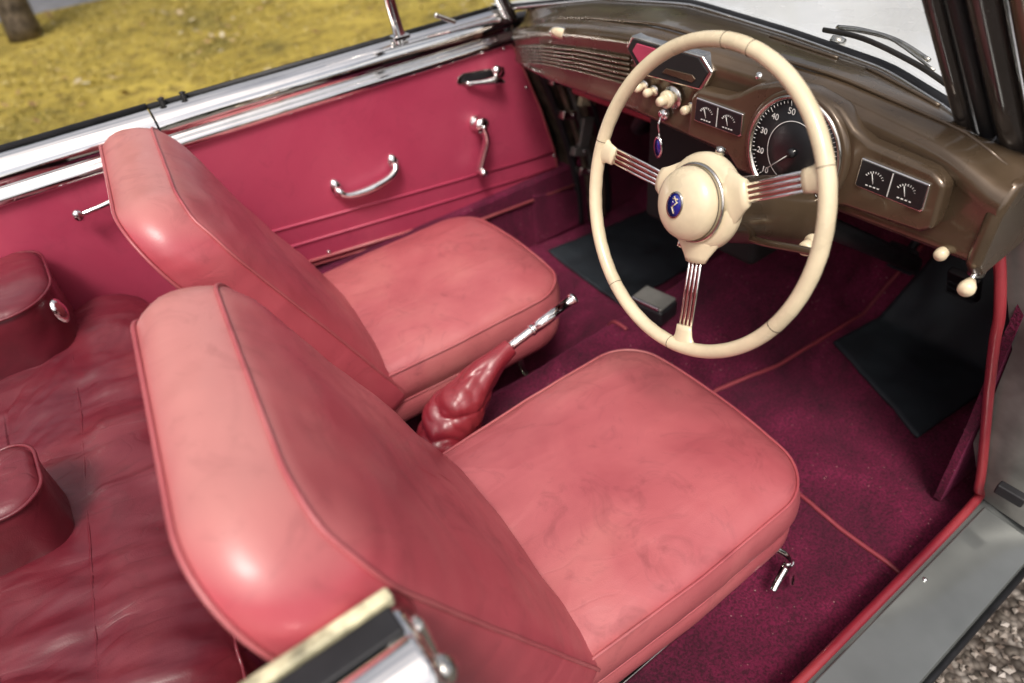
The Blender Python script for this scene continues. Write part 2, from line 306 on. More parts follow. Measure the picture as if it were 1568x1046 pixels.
# ------------------------------------------------------------------ seats
def seat(name,dx,dy,bdx,bdz,ex=0):
    E=empty(name)
    def cm(a,b,z):
        x=.535+a+.045*b+dx; y=.602+b*(1-.06*max(0,-a/.28))+dy
        if a>0: x+=(.022*(1-(b/.25)**2)+ex)*(a/.27)
        return V((x,y,z))
    A1=.292; rad=(.085,.05,.05,.085)
    lay=[(.235,.652),(.20,.652),(.17,.651),(.14,.649),(.11,.646),(.085,.642),(.065,.638),(.047,.633),(.032,.628),(.020,.623),(.010,.617),(.004,.611),(0,.605),(-.005,.595),(-.009,.58),(-.011,.565),(-.011,.55),(-.008,.535),(-.003,.522),(-.001,.515),(-.004,.508),(-.007,.495),(-.006,.475),(-.002,.46),(.004,.448),(.02,.442),(.1,.442)]
    def dsp(a,b,z):
        k=max(0,1-abs(z-.64)/.04)
        n=fbm((a,b,z),6,dy*3+1)*.007+fbm((a,b,z),14,dy)*.0035
        e=max(0,1-min(.29-a,.25-abs(b),.29+a)/.10)
        n+=.0028*e*noise.noise(V((a*26,b*26,dy*5+2)))
        hol=-.016*math.exp(-((a+.03)**2+b*b)/.02)*k
        return n,hol,k
    rings=[]
    for i,z in lay:
        ring=[]
        for a,b in rrect(-.285,A1,-.25,.25,rad,i,10,44):
            n,hol,k=dsp(a,b,z)
            side=.0028*noise.noise(V((a*22,b*22,z*40))) if z<.6 else 0
            ring.append(cm(a*(1+n*.4+side*2),b*(1+n*.4+side*2),z+(n+hol)*(k*.9+.1)))
        rings.append(ring)
    loft('cushion',rings,'seat',E)
    def pz(a,b,z): n,h,k=dsp(a,b,z); return z+(n+h)*(k*.9+.1)
    tube('cushion_piping',[cm(a,b,pz(a,b,.606)+.001) for a,b in rrect(-.285,A1,-.25,.25,rad,-.002,10,44)],.0028,'pipe',E,closed=True,seg=8)
    tube('cushion_lower_piping',[cm(a,b,pz(a,b,.516)) for a,b in rrect(-.285,A1,-.25,.25,rad,-.0015,10,44)],.0024,'pipe',E,closed=True,seg=8)
    box('seat_frame',(.52+dx,.602+dy,.42),(.42,.40,.045),'dark',E,bevel=.01)
    for sx in (-.17,.19):
        for sy in (-.19,.19):
            x=.52+dx+sx;y=.602+dy+sy
            tube('leg',[(x,y,.43),(x+.01,y,.36),(x+.03,y,.305)],[.009,.008,.008],'oldchrome',E)
            lathe('foot',[(.012,0),(.012,.008),(.006,.012)],(x+.03,y,.302),(0,0,1),'oldchrome',E,seg=14)
    for sy in (-.19,.19):
        box('runner',(.53+dx,.602+dy+sy,.306),(.48,.028,.012),'oldchrome',E,bevel=.002)
    if dy==0:
        tube('adjuster_bracket',[(.755,.38,.445),(.780,.352,.415),(.790,.345,.385)],[.008,.008,.010],'chrome',E,smooth_n=5)
        tube('adjuster_lever',[(.790,.345,.388),(.80,.338,.355),(.790,.326,.325)],[.010,.009,.005],'chrome',E,smooth_n=5)
        tube('adjuster_lever_arm',[(.790,.345,.386),(.758,.34,.36),(.738,.335,.35)],[.010,.008,.007],'chrome',E,smooth_n=5)
        lathe('adjuster_boss',[(0,-.006),(.012,-.006),(.012,.006),(0,.008)],(.787,.345,.386),(.3,-1,0),'chrome',E,seg=16)
    Lx,Lz=-.392,.92
    def bm(b,h,dd):
        f=max(0,h)/.60
        yy=b*(1-.03*f*f)
        th=.97+.3*(1-f)
        x=.312+Lx*h-dd*th+(.05+.075*f)*b-.024*f+dx+bdx; z=.60+Lz*h-dd*.05+.012*f+bdz
        return V((x,.602+yy+dy,z))
    b0,b1,h0,h1=-.248,.249,-.05,.592
    rad=(.055,.115,.04,.04)
    lay=[(.24,-.030),(.20,-.031),(.16,-.031),(.12,-.030),(.09,-.028),(.065,-.024),(.045,-.020),(.028,-.015),(.014,-.009),(.005,-.004),(0,.001),(-.005,.010),(-.010,.022),(-.014,.036),(-.016,.05),(-.016,.064),(-.013,.078),(-.008,.091),(-.003,.10),(0,.105),(.004,.109),(.02,.115),(.06,.118),(.15,.118),(.24,.118)]
    def bd(b,h,dd): 
        e=max(0,1-min(.25-abs(b),.59-h)/.14); e2=min(1,min(.25-abs(b),.59-h)/.04+.15)
        return (fbm((b,h,dd),5,dy*2+9)*.009+fbm((b,h,dd),13,dy+4)*.0035+.0035*e*noise.noise(V((b*22,h*22,dy*3+8))))*max(.15,e2)
    rings=[]
    for i,dd in lay:
        ring=[]
        for b,h in rrect(b0,b1,h0,h1,rad,i,14,44):
            n=bd(b,h,dd)
            q=bm(b,h,dd-n*(1 if dd<.003 else .3))
            if -.02<i<.003 and .003<dd<.1:
                mid=1-abs(dd-.052)/.052; q+=V((0,0,mid*(.005*noise.noise(V((b*9,h*9,dd*9)))+.0022*noise.noise(V((b*30,h*30,dd*30))))))
            ring.append(q)
        rings.append(ring)
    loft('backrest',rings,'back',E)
    tube('backrest_front_piping',[bm(b,h,.001-bd(b,h,.001)) for b,h in rrect(b0,b1,h0,h1,rad,-.0015,14,44)],.0029,'pipe',E,closed=True,seg=8)
    tube('backrest_rear_piping',[bm(b,h,.105) for b,h in rrect(b0,b1,h0,h1,rad,-.0025,14,44)],.0030,'pipe',E,closed=True,seg=8)
    return E
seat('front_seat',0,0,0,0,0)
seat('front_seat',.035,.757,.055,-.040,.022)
# ------------------------------------------------------------------ rear bench
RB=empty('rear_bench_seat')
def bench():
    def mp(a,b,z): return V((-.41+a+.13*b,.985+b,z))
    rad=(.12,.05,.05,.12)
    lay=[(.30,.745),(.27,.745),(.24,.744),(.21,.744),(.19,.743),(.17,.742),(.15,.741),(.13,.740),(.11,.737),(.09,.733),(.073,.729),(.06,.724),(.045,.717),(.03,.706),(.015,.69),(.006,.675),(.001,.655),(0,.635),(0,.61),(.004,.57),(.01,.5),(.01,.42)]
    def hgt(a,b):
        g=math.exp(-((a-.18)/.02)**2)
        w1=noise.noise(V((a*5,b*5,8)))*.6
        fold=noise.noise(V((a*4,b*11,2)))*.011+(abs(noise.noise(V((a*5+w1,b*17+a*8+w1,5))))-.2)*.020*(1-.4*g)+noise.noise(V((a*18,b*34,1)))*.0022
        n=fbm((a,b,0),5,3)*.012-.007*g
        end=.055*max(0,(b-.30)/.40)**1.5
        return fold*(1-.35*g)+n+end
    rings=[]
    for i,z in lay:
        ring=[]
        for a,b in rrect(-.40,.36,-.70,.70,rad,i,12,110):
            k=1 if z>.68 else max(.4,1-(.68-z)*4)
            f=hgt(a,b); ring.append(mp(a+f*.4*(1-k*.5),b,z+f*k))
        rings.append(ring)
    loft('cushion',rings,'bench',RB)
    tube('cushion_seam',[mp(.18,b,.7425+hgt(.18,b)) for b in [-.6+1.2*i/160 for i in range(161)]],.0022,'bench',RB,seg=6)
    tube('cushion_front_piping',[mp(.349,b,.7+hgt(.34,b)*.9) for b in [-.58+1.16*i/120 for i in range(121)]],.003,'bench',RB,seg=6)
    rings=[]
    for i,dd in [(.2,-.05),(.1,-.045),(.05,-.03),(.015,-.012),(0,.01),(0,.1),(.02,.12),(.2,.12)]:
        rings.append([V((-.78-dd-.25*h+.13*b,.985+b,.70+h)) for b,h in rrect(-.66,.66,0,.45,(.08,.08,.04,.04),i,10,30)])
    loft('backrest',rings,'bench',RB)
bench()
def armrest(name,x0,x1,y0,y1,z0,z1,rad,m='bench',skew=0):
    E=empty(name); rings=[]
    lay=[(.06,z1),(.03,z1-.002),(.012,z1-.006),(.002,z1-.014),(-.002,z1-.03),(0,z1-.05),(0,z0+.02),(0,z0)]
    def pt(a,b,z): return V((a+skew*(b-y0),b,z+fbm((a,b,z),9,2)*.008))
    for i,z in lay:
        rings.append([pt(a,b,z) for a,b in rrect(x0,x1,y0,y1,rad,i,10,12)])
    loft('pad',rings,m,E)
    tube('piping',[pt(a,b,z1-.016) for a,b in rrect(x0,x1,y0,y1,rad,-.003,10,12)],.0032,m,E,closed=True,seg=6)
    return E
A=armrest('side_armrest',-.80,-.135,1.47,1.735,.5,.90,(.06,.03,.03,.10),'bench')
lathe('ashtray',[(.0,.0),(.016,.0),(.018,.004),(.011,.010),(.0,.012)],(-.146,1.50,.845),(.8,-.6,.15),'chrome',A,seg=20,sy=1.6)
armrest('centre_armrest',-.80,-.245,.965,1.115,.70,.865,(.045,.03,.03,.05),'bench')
# ------------------------------------------------------------------ car body
CAR=empty('convertible_car')
YD=1.74
D=empty('car_door'); 
front=[(1.195,1.003),(1.215,.985),(1.25,.90),(1.30,.77),(1.345,.62),(1.37,.455)]
poly=[(.235,1.02)]+[(x,1.02-.017*(x-.235)/1.0) for x in (.5,.8,1.1)]+front+[(.9,.51),(.43,.57),(.40,.60),(.225,.80)]
prism('trim_panel',poly,lambda x,z:(x,YD,z),lambda x,z:(x,YD+.02,z),'vinyl',D,bevel=.005)
tube('panel_piping',[(x,YD-.001,z-.004) for x,z in poly],.0032,'pipe',D,closed=True,seg=6)
for (z0,z1) in ((.715,.602),(.655,.545)):
    tube('panel_bead',[(.33,YD-.001,z0),(.8,YD-.001,(z0+z1)/2+.002),(1.345,YD-.001,z1)],.004,'vinyl',D,seg=8)
tube('lower_bead',[(.41,YD-.002,.585),(.8,YD-.002,.538),(1.36,YD-.002,.468)],.0045,'pipe',D,seg=8)
# chrome capping: small lower roll, dark groove, big upper roll
prof=[(1.748,.992)]+[(1.742-.015*cos(radians(q)),1.008+.015*sin(radians(q))) for q in range(-70,71,10)]+[(1.745,1.0235),(1.745,1.027)]+[(1.786-.045*cos(radians(q)),1.046+.042*sin(radians(q))) for q in range(-28,91,7)]+[(1.796,1.085),(1.797,1.06)]
def rail(name,xs,parent,zo=lambda x:0,yo=lambda x:0,mat='chrome',pr=prof):
    return loft(name,[[V((x,y+yo(x)+.0012*noise.noise(V((x*5,z*20,1))),z+zo(x)+.0010*noise.noise(V((x*4,z*10,6))))) for y,z in pr] for x in xs],mat,parent,closed=False)
rail('chrome_cap',[.208+i*.0253 for i in range(41)],D,zo=lambda x:-.004*x)
tube('outer_seal',[(.208,1.800,1.087),(.8,1.800,1.085),(1.22,1.800,1.083)],.007,'black',D,seg=8)
prism('outer_skin',[(.208,1.08),(1.23,1.08),(1.40,.45),(1.40,.25),(.30,.25),(.215,.6)],lambda x,z:(x,1.805+.08*sin(min(1,(1.08-z)/.5)*pi/2),z),lambda x,z:(x,1.797+.08*sin(min(1,(1.08-z)/.5)*pi/2),z),'bodydark',D,bevel=.004)
prism('inner_shell',[(.19,1.05),(1.20,1.05),(1.36,.45),(1.36,.3),(.30,.3),(.19,.6)],lambda x,z:(x,1.770,z),lambda x,z:(x,1.785,z),'dark',D,bevel=0)
h=[(1.005,.932),(1.01,.947),(1.03,.955),(1.15,.940),(1.172,.935),(1.175,.915),(1.16,.905),(1.03,.920)]
prism('latch_recess',h,lambda x,z:(x,YD-.004,z),lambda x,z:(x,YD+.004,z),'oldchrome',D,bevel=.002)
prism('latch_recess_inner',[(1.09+(x-1.09)*.86,.93+(z-.93)*.7) for x,z in h],lambda x,z:(x,YD-.0065,z),lambda x,z:(x,YD-.001,z),'black',D,bevel=.001)
tube('latch_lever',[(1.03,YD-.01,.926),(1.08,YD-.026,.920),(1.12,YD-.034,.916),(1.15,YD-.030,.902)],[.006,.008,.013,.006],'chrome',D,smooth_n=5)
lathe('latch_knob',[(0,0),(.012,0),(.015,.01),(.014,.022),(0,.027)],(1.13,YD-.012,.940),(0,-1,0),'chrome',D,seg=20)
lathe('crank_boss',[(0,0),(.025,0),(.026,.006),(.017,.012),(.016,.026),(.024,.032),(.023,.042),(0,.047)],(1.052,YD,.80),(0,-1,0),'chrome',D,seg=28)
tube('crank_arm',[(1.052,YD-.034,.80),(1.058,YD-.040,.755),(1.040,YD-.036,.705),(1.025,YD-.032,.668)],[.015,.013,.013,.015],'chrome',D,smooth_n=5,flat=.7)
lathe('crank_knob',[(0,-.005),(.013,-.004),(.009,.006),(.013,.018),(.011,.03),(0,.033)],(1.025,YD-.034,.662),(0,-1,0),'chrome',D,seg=20)
pts=[(.572,YD-.004,.762),(.574,YD-.018,.757),(.586,YD-.025,.744),(.62,YD-.027,.736),(.67,YD-.028,.736),(.72,YD-.026,.744),(.748,YD-.022,.756),(.757,YD-.014,.767),(.757,YD-.003,.770)]
tube('pull_handle',pts,[.012,.012,.010,.013,.014,.012,.010,.012,.012],'chrome',D,smooth_n=6)
for p in ((.572,.764),(.757,.774)): lathe('pull_boss',[(0,0),(.018,0),(.018,.003),(.013,.012),(0,.016)],(p[0],YD,p[1]),(0,-1,0),'chrome',D,seg=22,sy=1.5)
def screw(x,y,z,ax,par,r=.005): lathe('screw',[(0,0),(r,0),(r*.8,.0025),(0,.004)],(x,y,z),ax,'chrome',par,seg=12)
for x,z in ((.26,1.01),(.5,.585),(1.18,.985),(1.25,.85),(1.345,.59),(.24,.85)): screw(x,YD-.001,z,(0,-1,0),D,.006)
tube('window_post',[(.862,1.765,1.07),(.83,1.755,1.30),(.80,1.74,1.50)],.010,'chrome',D,seg=12)
tube('window_post_seal',[(.876,1.767,1.09),(.844,1.757,1.30),(.814,1.742,1.50)],.007,'boot',D,seg=8)
tube('quarter_frame',[(.80,1.74,1.50),(.88,1.735,1.52),(1.0,1.74,1.40),(1.20,1.76,1.09)],.009,'chrome',D,smooth_n=6,seg=10)
mesh('quarter_glass',[(.87,1.76,1.09),(1.19,1.765,1.09),(1.0,1.74,1.39),(.89,1.735,1.51),(.81,1.74,1.49)],[(0,1,2,3,4)],'glass',D,smooth=False)
box('post_foot',(.865,1.765,1.090),(.05,.03,.012),'chrome',D,bevel=.003)
box('quarter_light_catch',(1.00,1.745,1.108),(.07,.012,.012),'chrome',D,rot=(0,.5,0),bevel=.004)
for x in (.24,.29): lathe('rail_stud',[(0,0),(.006,0),(.006,.012),(.009,.014),(0,.018)],(x,1.787,1.087),(0,0,1),'black',D,seg=10)
D.parent=CAR
Q=empty('rear_quarter'); Q.parent=CAR
prism('quarter_trim',[(.205,1.005),(.205,.55),(-.2,.45),(-1.3,.45),(-1.3,1.0)],lambda x,z:(x,YD+.004,z),lambda x,z:(x,YD+.02,z),'vinyl',Q,bevel=.003)
rail('chrome_cap',[-1.3+i*.02505 for i in range(61)],Q,yo=lambda x:.003)
tube('outer_seal',[(-1.3,1.80,1.090),(-.5,1.80,1.090),(.207,1.80,1.090)],.007,'black',Q,seg=8)
prism('outer_skin',[(.205,1.08),(-1.4,1.08),(-1.4,.25),(.205,.25)],lambda x,z:(x,1.805+.08*sin(min(1,(1.08-z)/.5)*pi/2),z),lambda x,z:(x,1.799,z),'bodydark',Q,bevel=0)
tube('winder_lever',[(-.03,YD-.03,.935),(.02,YD-.034,.94),(.06,YD-.03,.945),(.075,YD-.005,.947)],[.006,.006,.007,.008],'chrome',Q,smooth_n=5)
lathe('winder_knob',[(0,-.012),(.010,-.010),(.012,0),(.010,.014),(0,.018)],(-.03,YD-.034,.935),(-.1,-.3,.9),'chrome',Q,seg=18)
B=empty('body_shell'); B.parent=CAR
box('far_sill',(.4,1.78,.42),(2.4,.14,.25),'carpet',B,bevel=.01)
tube('sill_piping',[(.2,1.705,.548),(1.42,1.705,.47)],.005,'pipe',B,seg=8)
prism('far_kick_panel',[(1.22,.31),(1.22,.50),(1.42,.44),(1.42,.85),(1.9,.85),(1.9,.31)],lambda x,z:(x,1.700,z),lambda x,z:(x,1.715,z),'carpet',B,bevel=.003)
hp=[(1.21,1.72,1.02),(1.30,1.715,.86),(1.37,1.71,.65),(1.41,1.705,.46),(1.42,1.705,.31)]
for k,(oy,ox,rr,mm) in enumerate(((0,.005,.012,'black'),(-.02,.04,.010,'rust'),(-.01,.075,.010,'jamb'),(-.015,.10,.014,'rust'),(0,.14,.014,'black'))):
    tube('hinge_post_rib',[(x+ox,y+oy,z) for x,y,z in hp],rr,mm,B,smooth_n=5,seg=8)
prism('hinge_post',[(1.22,1.02),(1.38,.65),(1.42,.31),(1.60,.31),(1.55,.7),(1.45,1.02)],lambda x,z:(x,1.725,z),lambda x,z:(x,1.775,z),'rust',B,bevel=.004)
for z in (.52,.60,.74,.86):
    box('hinge',(1.335+.13*(.86-z)/.26*.6,1.69,z),(.06,.03,.03),'oldchrome' if z!=.6 else 'jamb',B,rot=(0,.3,0),bevel=.006)
    screw(1.345+.13*(.86-z)/.26*.6,1.672,z,(0,-1,0),B,.006)
tube('wiring_loom',[(1.30,1.68,1.0),(1.38,1.66,.86),(1.46,1.67,.75),(1.50,1.66,.60),(1.47,1.68,.45)],.006,'black',B,smooth_n=6)
box('post_bracket',(1.46,1.685,.80),(.07,.02,.11),'creamdirty',B,rot=(0,.25,0),bevel=.006)
box('post_bracket',(1.44,1.685,.66),(.05,.02,.10),'jamb',B,rot=(0,.25,0),bevel=.006)
def grid(name,x0,x1,y0,y1,f,m,parent,nx=40,ny=40):
    vs=[V(f(x0+(x1-x0)*i/nx,y0+(y1-y0)*j/ny)) for i in range(nx+1) for j in range(ny+1)]
    fs=[(i*(ny+1)+j,(i+1)*(ny+1)+j,(i+1)*(ny+1)+j+1,i*(ny+1)+j+1) for i in range(nx) for j in range(ny)]
    return mesh(name,vs,fs,m,parent,smooth=True)
def sstep(t): t=max(0,min(1,t)); return t*t*(3-2*t)
def floorz(x,y):
    tun=.11*(sstep((y-.80)/.09)-sstep((y-1.09)/.09))
    toe=max(0,x-1.68)*.95
    return .30+tun*(1+max(0,x-1.1)*.6)+toe+.010*noise.noise(V((x*4,y*4,0)))+.006*noise.noise(V((x*10,y*10,4)))+.0025*noise.noise(V((x*26,y*26,9)))
grid('floor_carpet',-.4,2.25,.20,1.74,lambda x,y:(x,y,floorz(x,y)),'carpet',B,180,120)
def onfloor(pts,o=.003,n=10): return [V((p.x,p.y,floorz(p.x,p.y)+o)) for p in catmull([(a,b,0) for a,b in pts],n)]
tube('carpet_binding',onfloor([(1.86,.71),(1.7,.735),(1.5,.75),(1.3,.765),(1.12,.80),(1.02,.79)]),.0055,'bind',B,seg=8)
tube('carpet_binding',onfloor([(.985,.62),(1.005,.5),(.995,.36),(.99,.21)]),.0050,'bind',B,seg=8)
tube('carpet_binding',onfloor([(1.9,1.22),(1.5,1.20),(1.22,1.19),(1.05,1.15),(1.03,1.05)]),.0050,'bind',B,seg=8)
box('firewall',(2.05,.98,.80),(.04,1.6,.9),'dark',B)
box('underbody',(.6,.98,.22),(3.4,1.5,.10),'dark',B)
def fmat(name,q,parent):
    def f(s,t):
        a=V(q[0]).lerp(V(q[1]),s); b=V(q[3]).lerp(V(q[2]),s); p=a.lerp(b,t); cu=.012*max(0,abs(s-.5)*2-.8)*5*max(0,noise.noise(V((s*3,t*3,q[0][0]))))
        return (p.x+.004*noise.noise(V((t*5,s*5,2))),p.y,floorz(p.x,p.y)+.009+cu+.004*noise.noise(V((p.x*8,p.y*8,1))))
    o=grid(name,0,1,0,1,f,'mat',parent,30,30); s=o.modifiers.new('s','SOLIDIFY'); s.thickness=.005; return o
MT=empty('rubber_floor_mat'); fmat('mat',[(1.22,1.64,0),(1.66,1.60,0),(1.60,1.24,0),(1.19,1.24,0)],MT)
MT=empty('rubber_floor_mat'); fmat('mat',[(1.35,.385,0),(1.50,.715,0),(1.92,.66,0),(1.86,.34,0)],MT)
prism('near_sill',[(.17,.382),(.195,.382),(.20,.30),(.20,.18),(.075,.18),(.062,.33),(.075,.358)],lambda y,z:(-.2,y,z),lambda y,z:(1.35,y,z),'body',B,bevel=.010)
prism('sill_tread',[(.178,.388),(.178,.380),(.075,.366),(.070,.372),(.10,.379)],lambda y,z:(-.18,y,z),lambda y,z:(1.19,y,z),'body',B,bevel=.003)
screw(.95,.165,.387,(0,-.1,1),B,.005)
tube('sill_piping',[(-.1,.195,.386),(.6,.193,.386),(1.15,.195,.386),(1.20,.205,.42),(1.195,.235,.55),(1.175,.252,.645),(1.13,.272,.80),(1.118,.282,.87),(1.12,.32,.97),(1.11,.375,1.08),(1.09,.392,1.13)],.009,'boot',B,smooth_n=6,seg=10)
tube('sill_drop',[(-.1,.064,.345),(1.3,.064,.345)],.006,'black',B,seg=8)
prism('near_kick_panel',[(1.21,.31),(1.195,.55),(1.15,.80),(1.14,.98),(2.0,.98),(2.0,.31)],lambda x,z:(x,.255,z),lambda x,z:(x,.270,z),'carpet',B,bevel=0)
jr=[(1.20,.385),(1.205,.50),(1.19,.62),(1.15,.78),(1.135,.90),(1.13,1.02),(1.12,1.12)]
rings=[]
for x,z in jr:
    yi=.20 if z<.45 else (.255 if z<.8 else .29+(z-.87)*.35)
    rings.append([V((x+.01,yi-.004,z)),V((x+.004,yi-.05,z)),V((x,yi-.10,z)),V((x+.02,yi-.14,z)),V((x+.05,yi-.18,z)),V((x+.4,yi-.22,z))])
loft('door_jamb',rings,'jamb',B,closed=False)
box('jamb_striker',(1.175,.150,.47),(.02,.05,.025),'black',B,bevel=.004)
box('jamb_hinge',(1.125,.20,.86),(.03,.05,.07),'oldchrome',B,bevel=.006)
screw(1.163,.205,.72,(-1,0,0),B,.006)
NQ=empty('near_quarter_body'); NQ.parent=CAR
def nrail(name,pr,x0,x1,mat,bevel=.003):
    return prism(name,pr,lambda y,z:(x0+.0,y,z),lambda y,z:(x1,y,z),mat,NQ,bevel=bevel)
nrail('rail_cream_top',[(.345,1.078),(.350,1.086),(.346,1.092),(.334,1.092),(.334,1.078)],-1.2,.062,'creamdirty')
nrail('rail_rubber',[(.3325,1.075),(.3325,1.088),(.304,1.088),(.304,1.075)],-1.2,.056,'black')
nrail('rail_chrome',[(.302,1.060),(.302,1.086),(.292,1.094),(.272,1.094),(.256,1.084),(.248,1.070),(.247,1.055)],-1.2,.060,'chrome',.007)
nrail('quarter_skin',[(.345,1.07),(.245,1.07),(.16,.95),(.10,.7),(.12,.35),(.20,.35),(.30,.8)],-1.2,.03,'bodydark',.01)
prism('end_plate',[(.340,1.078),(.300,1.082),(.252,1.066),(.236,1.02),(.228,.96),(.31,.95),(.335,1.0)],lambda y,z:(.030,y,z),lambda y,z:(.066,y,z),'chrome',NQ,bevel=.012)
prism('end_flange',[(.330,1.060),(.312,1.066),(.285,1.00),(.275,.95),(.30,.95)],lambda y,z:(.060,y,z),lambda y,z:(.076,y,z),'oldchrome',NQ,bevel=.006)
lathe('end_latch',[(0,0),(.014,0),(.014,.010),(.008,.016),(0,.018)],(.062,.275,1.050),(1,0,.1),'oldchrome',NQ,seg=20)
tube('end_trim',[(.055,.352,1.065),(.068,.352,1.03),(.062,.35,.95),(.05,.34,.8)],.012,'boot',NQ,seg=10,smooth_n=4)
# ------------------------------------------------------------------ dashboard
DB=empty('dashboard'); 
def interp(tab,y):
    for i in range(len(tab)-1):
        if y<=tab[i+1][0] or i==len(tab)-2:
            a,b=tab[i],tab[i+1]; t=(y-a[0])/(b[0]-a[0]); t=max(0,min(1,t)); return tuple(p+(q-p)*t for p,q in zip(a[1:],b[1:]))
FT0=[(.295,.965,1.13,1.02),(.38,.98,1.165,1.01),(.6,.995,1.190,1.0),(.8,1.0,1.195,1.025),(1.0,1.0,1.200,1.04),(1.25,1.05,1.160,1.01),(1.45,1.095,1.118,.985),(1.60,1.14,1.075,.97),(1.68,1.17,1.05,.96)]
WB0=[(.38,1.05,1.150),(.42,1.085,1.165),(.6,1.18,1.17),(.84,1.25,1.165),(1.14,1.30,1.165),(1.4,1.275,1.145),(1.66,1.19,1.105),(1.70,1.17,1.10)]
def smoothtab(T):
    out=[]
    y0,y1=T[0][0],T[-1][0]
    for i in range(91):
        y=y0+(y1-y0)*i/90; acc=None; wsum=0
        for k in range(-6,7):
            q=interp(T,min(max(y+k*.008,y0),y1)); w_=math.exp(-(k/3.5)**2); wsum+=w_
            acc=[a+w_*b for a,b in zip(acc,q)] if acc else [w_*b for b in q]
        out.append((y,*[a/wsum for a in acc]))
    return out
FT=smoothtab(FT0); WB=smoothtab(WB0)
def fx(y): return interp(FT,y)[0]
rings=[]
NY=80
for i in range(NY+1):
    y=.295+(1.66-.295)*i/NY
    X,zt,zb=interp(FT,y); wx,wz=interp(WB,y)
    h=zt-zb
    if wx<X+.07: wx=X+.07
    pr=[(wx+.02,wz-.02),(wx,wz)]
    for k in range(1,8):
        t=k/8; pr.append((wx+(X+.035-wx)*t, wz+(zt+.004-wz)*t+.010*sin(pi*t)))
    pr+=[(X+.022,zt+.003),(X+.010,zt-.001),(X+.001,zt-.010),(X-.003,zt-.022),(X+.003,zt-.036),(X+.004,zt-h*.5),(X+.004,zb+.022),(X+.0,zb+.012),(X+.004,zb+.003),(X+.014,zb),(X+.05,zb+.004),(X+.09,zb+.02)]
    rings.append([V((a,y,b)) for a,b in pr])
loft('dash_shell',rings,'dash',DB,closed=False)
prism('near_end_cap',[(.962,1.02),(.966,1.10),(.99,1.14),(1.05,1.15),(1.12,1.13),(1.12,1.0),(.99,.99)],lambda x,z:(x,.288,z),lambda x,z:(x,.310,z),'dash',DB,bevel=.01)
tube('dash_top_trim',[(interp(FT,y)[0]+.045,y,interp(FT,y)[1]+.008) for y in [.32+1.3*i/40 for i in range(41)]],.0035,'dash',DB,seg=8)
def fp(y,z,o=0): return V((fx(y)-o,y,z))
for k in range(6):
    tube('groove_bead',[fp(y,interp(FT,y)[1]-.050-.0105*k*(1-.25*(y-1.03)/.6),.001) for y in [1.035+.59*i/16 for i in range(17)]],.0036,'dash',DB,seg=8)
lathe('badge',[(0,0),(.012,0),(.0115,.004),(.006,.007),(0,.008)],fp(1.33,1.128,.0),(-1,-.25,.1),'cream',DB,seg=32,sy=2.4,upv=(.2,1,0))
lathe('badge_rim',[(.0119,-.001),(.0135,-.001),(.0130,.004),(.0117,.004)],fp(1.33,1.128,.0),(-1,-.25,.1),'chrome',DB,seg=32,sy=2.4,upv=(.2,1,0),cap=(False,False))
hx=[(1.035,1.172),(1.018,1.197),(.835,1.196),(.808,1.172),(.828,1.134),(.99,1.128)]
def scaled(pl,s,c=(.922,1.165),s2=.93): return [(c[0]+(y-c[0])*s,c[1]+(z-c[1])*s*s2) for y,z in pl]
prism('tray_frame',hx,lambda y,z:(fx(y)-.012,y,z),lambda y,z:(fx(y)+.02,y,z),'oldchrome',DB,bevel=.004)
prism('tray_recess_shade',scaled(hx,.92),lambda y,z:(fx(y)-.0145,y,z),lambda y,z:(fx(y)+.01,y,z),'dark',DB,bevel=.001)  # flat dark plate, paints the shade of an open recess
prism('tray_red_lining',[(1.008,1.171),(.996,1.187),(.945,1.187),(.955,1.160),(.985,1.152)],lambda y,z:(fx(y)-.0165,y,z),lambda y,z:(fx(y)+.0,y,z),'vinyl',DB,bevel=.001)
prism('tray_shelf',[(.925,1.148),(.915,1.158),(.85,1.160),(.842,1.154),(.85,1.146)],lambda y,z:(fx(y)-.0165,y,z),lambda y,z:(fx(y)+.0,y,z),'dash',DB,bevel=.001)
def knob(y,z,r,l=.03,m='cream',o=None,par=DB,ax=(-1,0,.05)):
    p=fp(y,z,0) if o is None else V(o)
    lathe('knob',[(0,-.002),(r*1.15,-.002),(r*1.15,.003),(r*.45,.005),(r*.45,l*.35),(r*.9,l*.45),(r,l*.6),(r,l*.85),(r*.8,l),(0,l*1.03)],p,ax,m,par,seg=24)
for yy,zz_,rr in ((.985,1.104,.0085),(.957,1.101,.0085),(.858,1.092,.0085)): 
    lathe('knob_escutcheon',[(0,0),(.012,0),(.011,.003),(0,.004)],fp(yy,zz_),(-1,0,0),'oldchrome',DB,seg=20); knob(yy,zz_,rr,.026)
lathe('knob_escutcheon',[(0,0),(.024,0),(.022,.004),(0,.006)],fp(.907,1.100),(-1,0,0),'oldchrome',DB,seg=24)
knob(.907,1.100,.017,.024); knob(.907,1.100,.010,.040); knob(.836,1.09,.006,.015,'dark')
lathe('ignition',[(0,0),(.012,0),(.011,.008),(0,.010)],fp(.925,1.062,0),(-1,0,0),'chrome',DB,seg=20)
tube('key_chain',[fp(.925,1.062,.012),fp(.923,1.047,.02),fp(.92,1.02,.018)],.0018,'chrome',DB,seg=6)
lathe('key_fob',[(0,0),(.012,0),(.012,.003),(0,.004)],fp(.92,1.0,.018),(-1,.3,0),'blue',DB,seg=20,sy=1.6)
lathe('key_fob_rim',[(.0120,-.001),(.015,-.001),(.015,.004),(.0120,.004)],fp(.92,1.0,.018),(-1,.3,0),'chrome',DB,seg=20,sy=1.55,cap=(False,False))
lathe('small_bezel',[(0,0),(.007,0),(.006,.004),(0,.005)],fp(.72,1.182,-.004),(-1,0,.6),'chrome',DB,seg=16)
